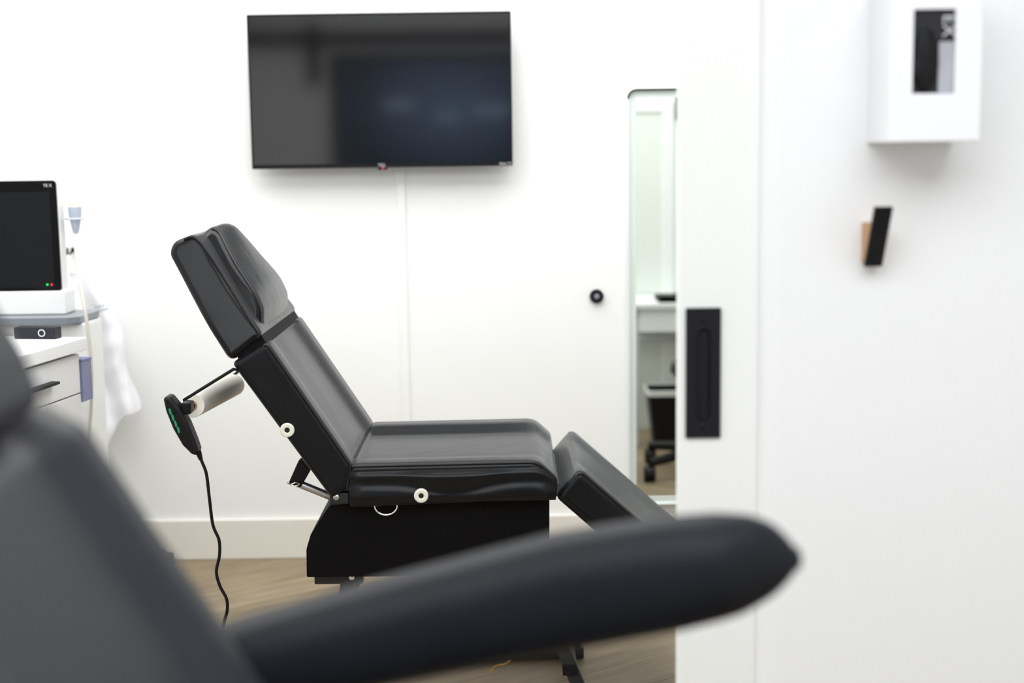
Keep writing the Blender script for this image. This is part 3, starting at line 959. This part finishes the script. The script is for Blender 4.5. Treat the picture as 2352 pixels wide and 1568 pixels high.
# ------------------------------------------------------------------ behind the sliding door, seen in the mirror
t = thing('desk', 'white desk with a drawer box, seen in the tall mirror', 'desk', (1.1, 3.0, 0))
bm = BM(); box(bm, .6, 1.7, 2.76, 3.2, .70, .725, .003); mk('desktop', bm, M['desk'], t)
bm = BM(); box(bm, .64, 1.1, 2.8, 3.18, .58, .699, .003); dw = mk('drawer', bm, M['desk'], t)
for xx in (.62, 1.66):
    for yy in (2.79, 3.16):
        bm = BM(); box(bm, xx - .015, xx + .015, yy - .015, yy + .015, 0, .70, .002); mk('leg', bm, M['lightgrey'], t)
bm = BM(); box(bm, .62, 1.66, 2.785, 2.8, .48, .51, .002); mk('rail', bm, M['lightgrey'], t)
t = thing('laptop', 'black laptop lying on the white desk, seen in the mirror', 'laptop', (.98, 3.02, .725))
bm = BM(); box(bm, .74, 1.1, 2.92, 3.16, .7255, .738, .004); mk('base', bm, M['blackp'], t)
bm = BM(); loft(bm, [[(x, y, z) for y, z in ((2.92, .739), (3.16, .765), (3.16, .772), (2.92, .746))] for x in (.74, 1.1)]); mk('lid', bm, M['blackp'], t)
BY = 3.16
t = thing('waste_bin', 'black waste bin with a pale liner under the desk, seen in the mirror', 'bin', (.82, BY, 0))
def rrz(w_, d_, r_, z):
    return [(.82 + p[0], BY + p[2], z) for p in rr(-w_, w_, -d_, d_, r_, 0)]
bm = BM(); loft(bm, [rrz(.11, .08, .02, 0), rrz(.145, .115, .025, .29), rrz(.135, .105, .022, .29), rrz(.102, .072, .02, .02)]); mk('bucket', bm, M['blackp'], t)
bm = BM(); loft(bm, [rrz(.1475, .1175, .025, .268), rrz(.1495, .1195, .025, .295), rrz(.143, .113, .025, .296), rrz(.132, .102, .022, .265)], False, False); mk('liner', bm, M['white_pl'], t)
OX = .90
t = thing('office_chair', 'black office chair on a castered star base, seen in the mirror', 'chair', (OX, 3.8, 0))
for k in range(5):
    an = R(150 + 72 * k)
    e = Vector((OX + .33 * math.cos(an), 3.8 + .33 * math.sin(an), .085))
    bm = BM(); tube(bm, [(OX, 3.8, .12), e], lambda s: .030 - .010 * s, 10); lg = mk('leg', bm, M['blackp'], t)
    bm = BM(); lathe(bm, [(.008, -.026), (.032, -.026), (.036, -.019), (.036, .019), (.032, .026), (.008, .026)], (e.x, e.y, .036), 'X', 16); mk('caster', bm, M['blackp'], lg)
    bm = BM(); tube(bm, [e, (e.x, e.y, .035)], .007, 8); mk('stem', bm, M['blackp'], lg)
bm = BM(); lathe(bm, [(.03, .09), (.03, .3), (.018, .3), (.018, .46)], (OX, 3.8, 0), 'Z', 18); mk('column', bm, M['darksteel'], t)
bm = BM(); lathe(bm, [(.1, .45), (.16, .46), (.175, .48), (.17, .51), (.14, .53), (.01, .535)], (OX, 3.8, 0), 'Z', 32); mk('seat', bm, M['blackp'], t)
bm = BM(); box(bm, OX + .18, OX + .22, 3.63, 3.97, .62, .98, .015); mk('backrest', bm, M['blackp'], t)
bm = BM(); tube(bm, smooth_path([(OX + .1, 3.8, .47), (OX + .24, 3.8, .5), (OX + .23, 3.8, .7)]), .014, 10); mk('back_bar', bm, M['blackp'], t)
bm = BM(); box(bm, .875, .90, 2.74, 2.765, 1.64, 1.76, .003)
tag(mk('wall_bracket', bm, M['blackm']), 'short black upright bracket on the white wall, seen at the mirror edge', 'bracket')

# ------------------------------------------------------------------ light
def area(name, loc, sx, sy, e, col=(1, 1, 1), rot=(0, 0, 0)):
    l = bpy.data.lights.new(name, 'AREA')
    l.shape = 'RECTANGLE'
    l.size = sx
    l.size_y = sy
    l.energy = e
    l.color = col
    o = bpy.data.objects.new(name, l)
    o.location = loc
    o.rotation_euler = rot
    COL.objects.link(o)
area('treatment_room_light', (-.5, 3.75, CEIL - .02), 3.6, 2.0, 103, (1, 1, .99))
area('front_room_light', (-.2, 0, CEIL - .02), 3.6, 2.8, 138, (.955, .978, 1))
w_ = bpy.data.worlds.new('world')
S.world = w_
w_.use_nodes = True
w_.node_tree.nodes['Background'].inputs[0].default_value = (.9, .95, 1, 1)
w_.node_tree.nodes['Background'].inputs[1].default_value = .3
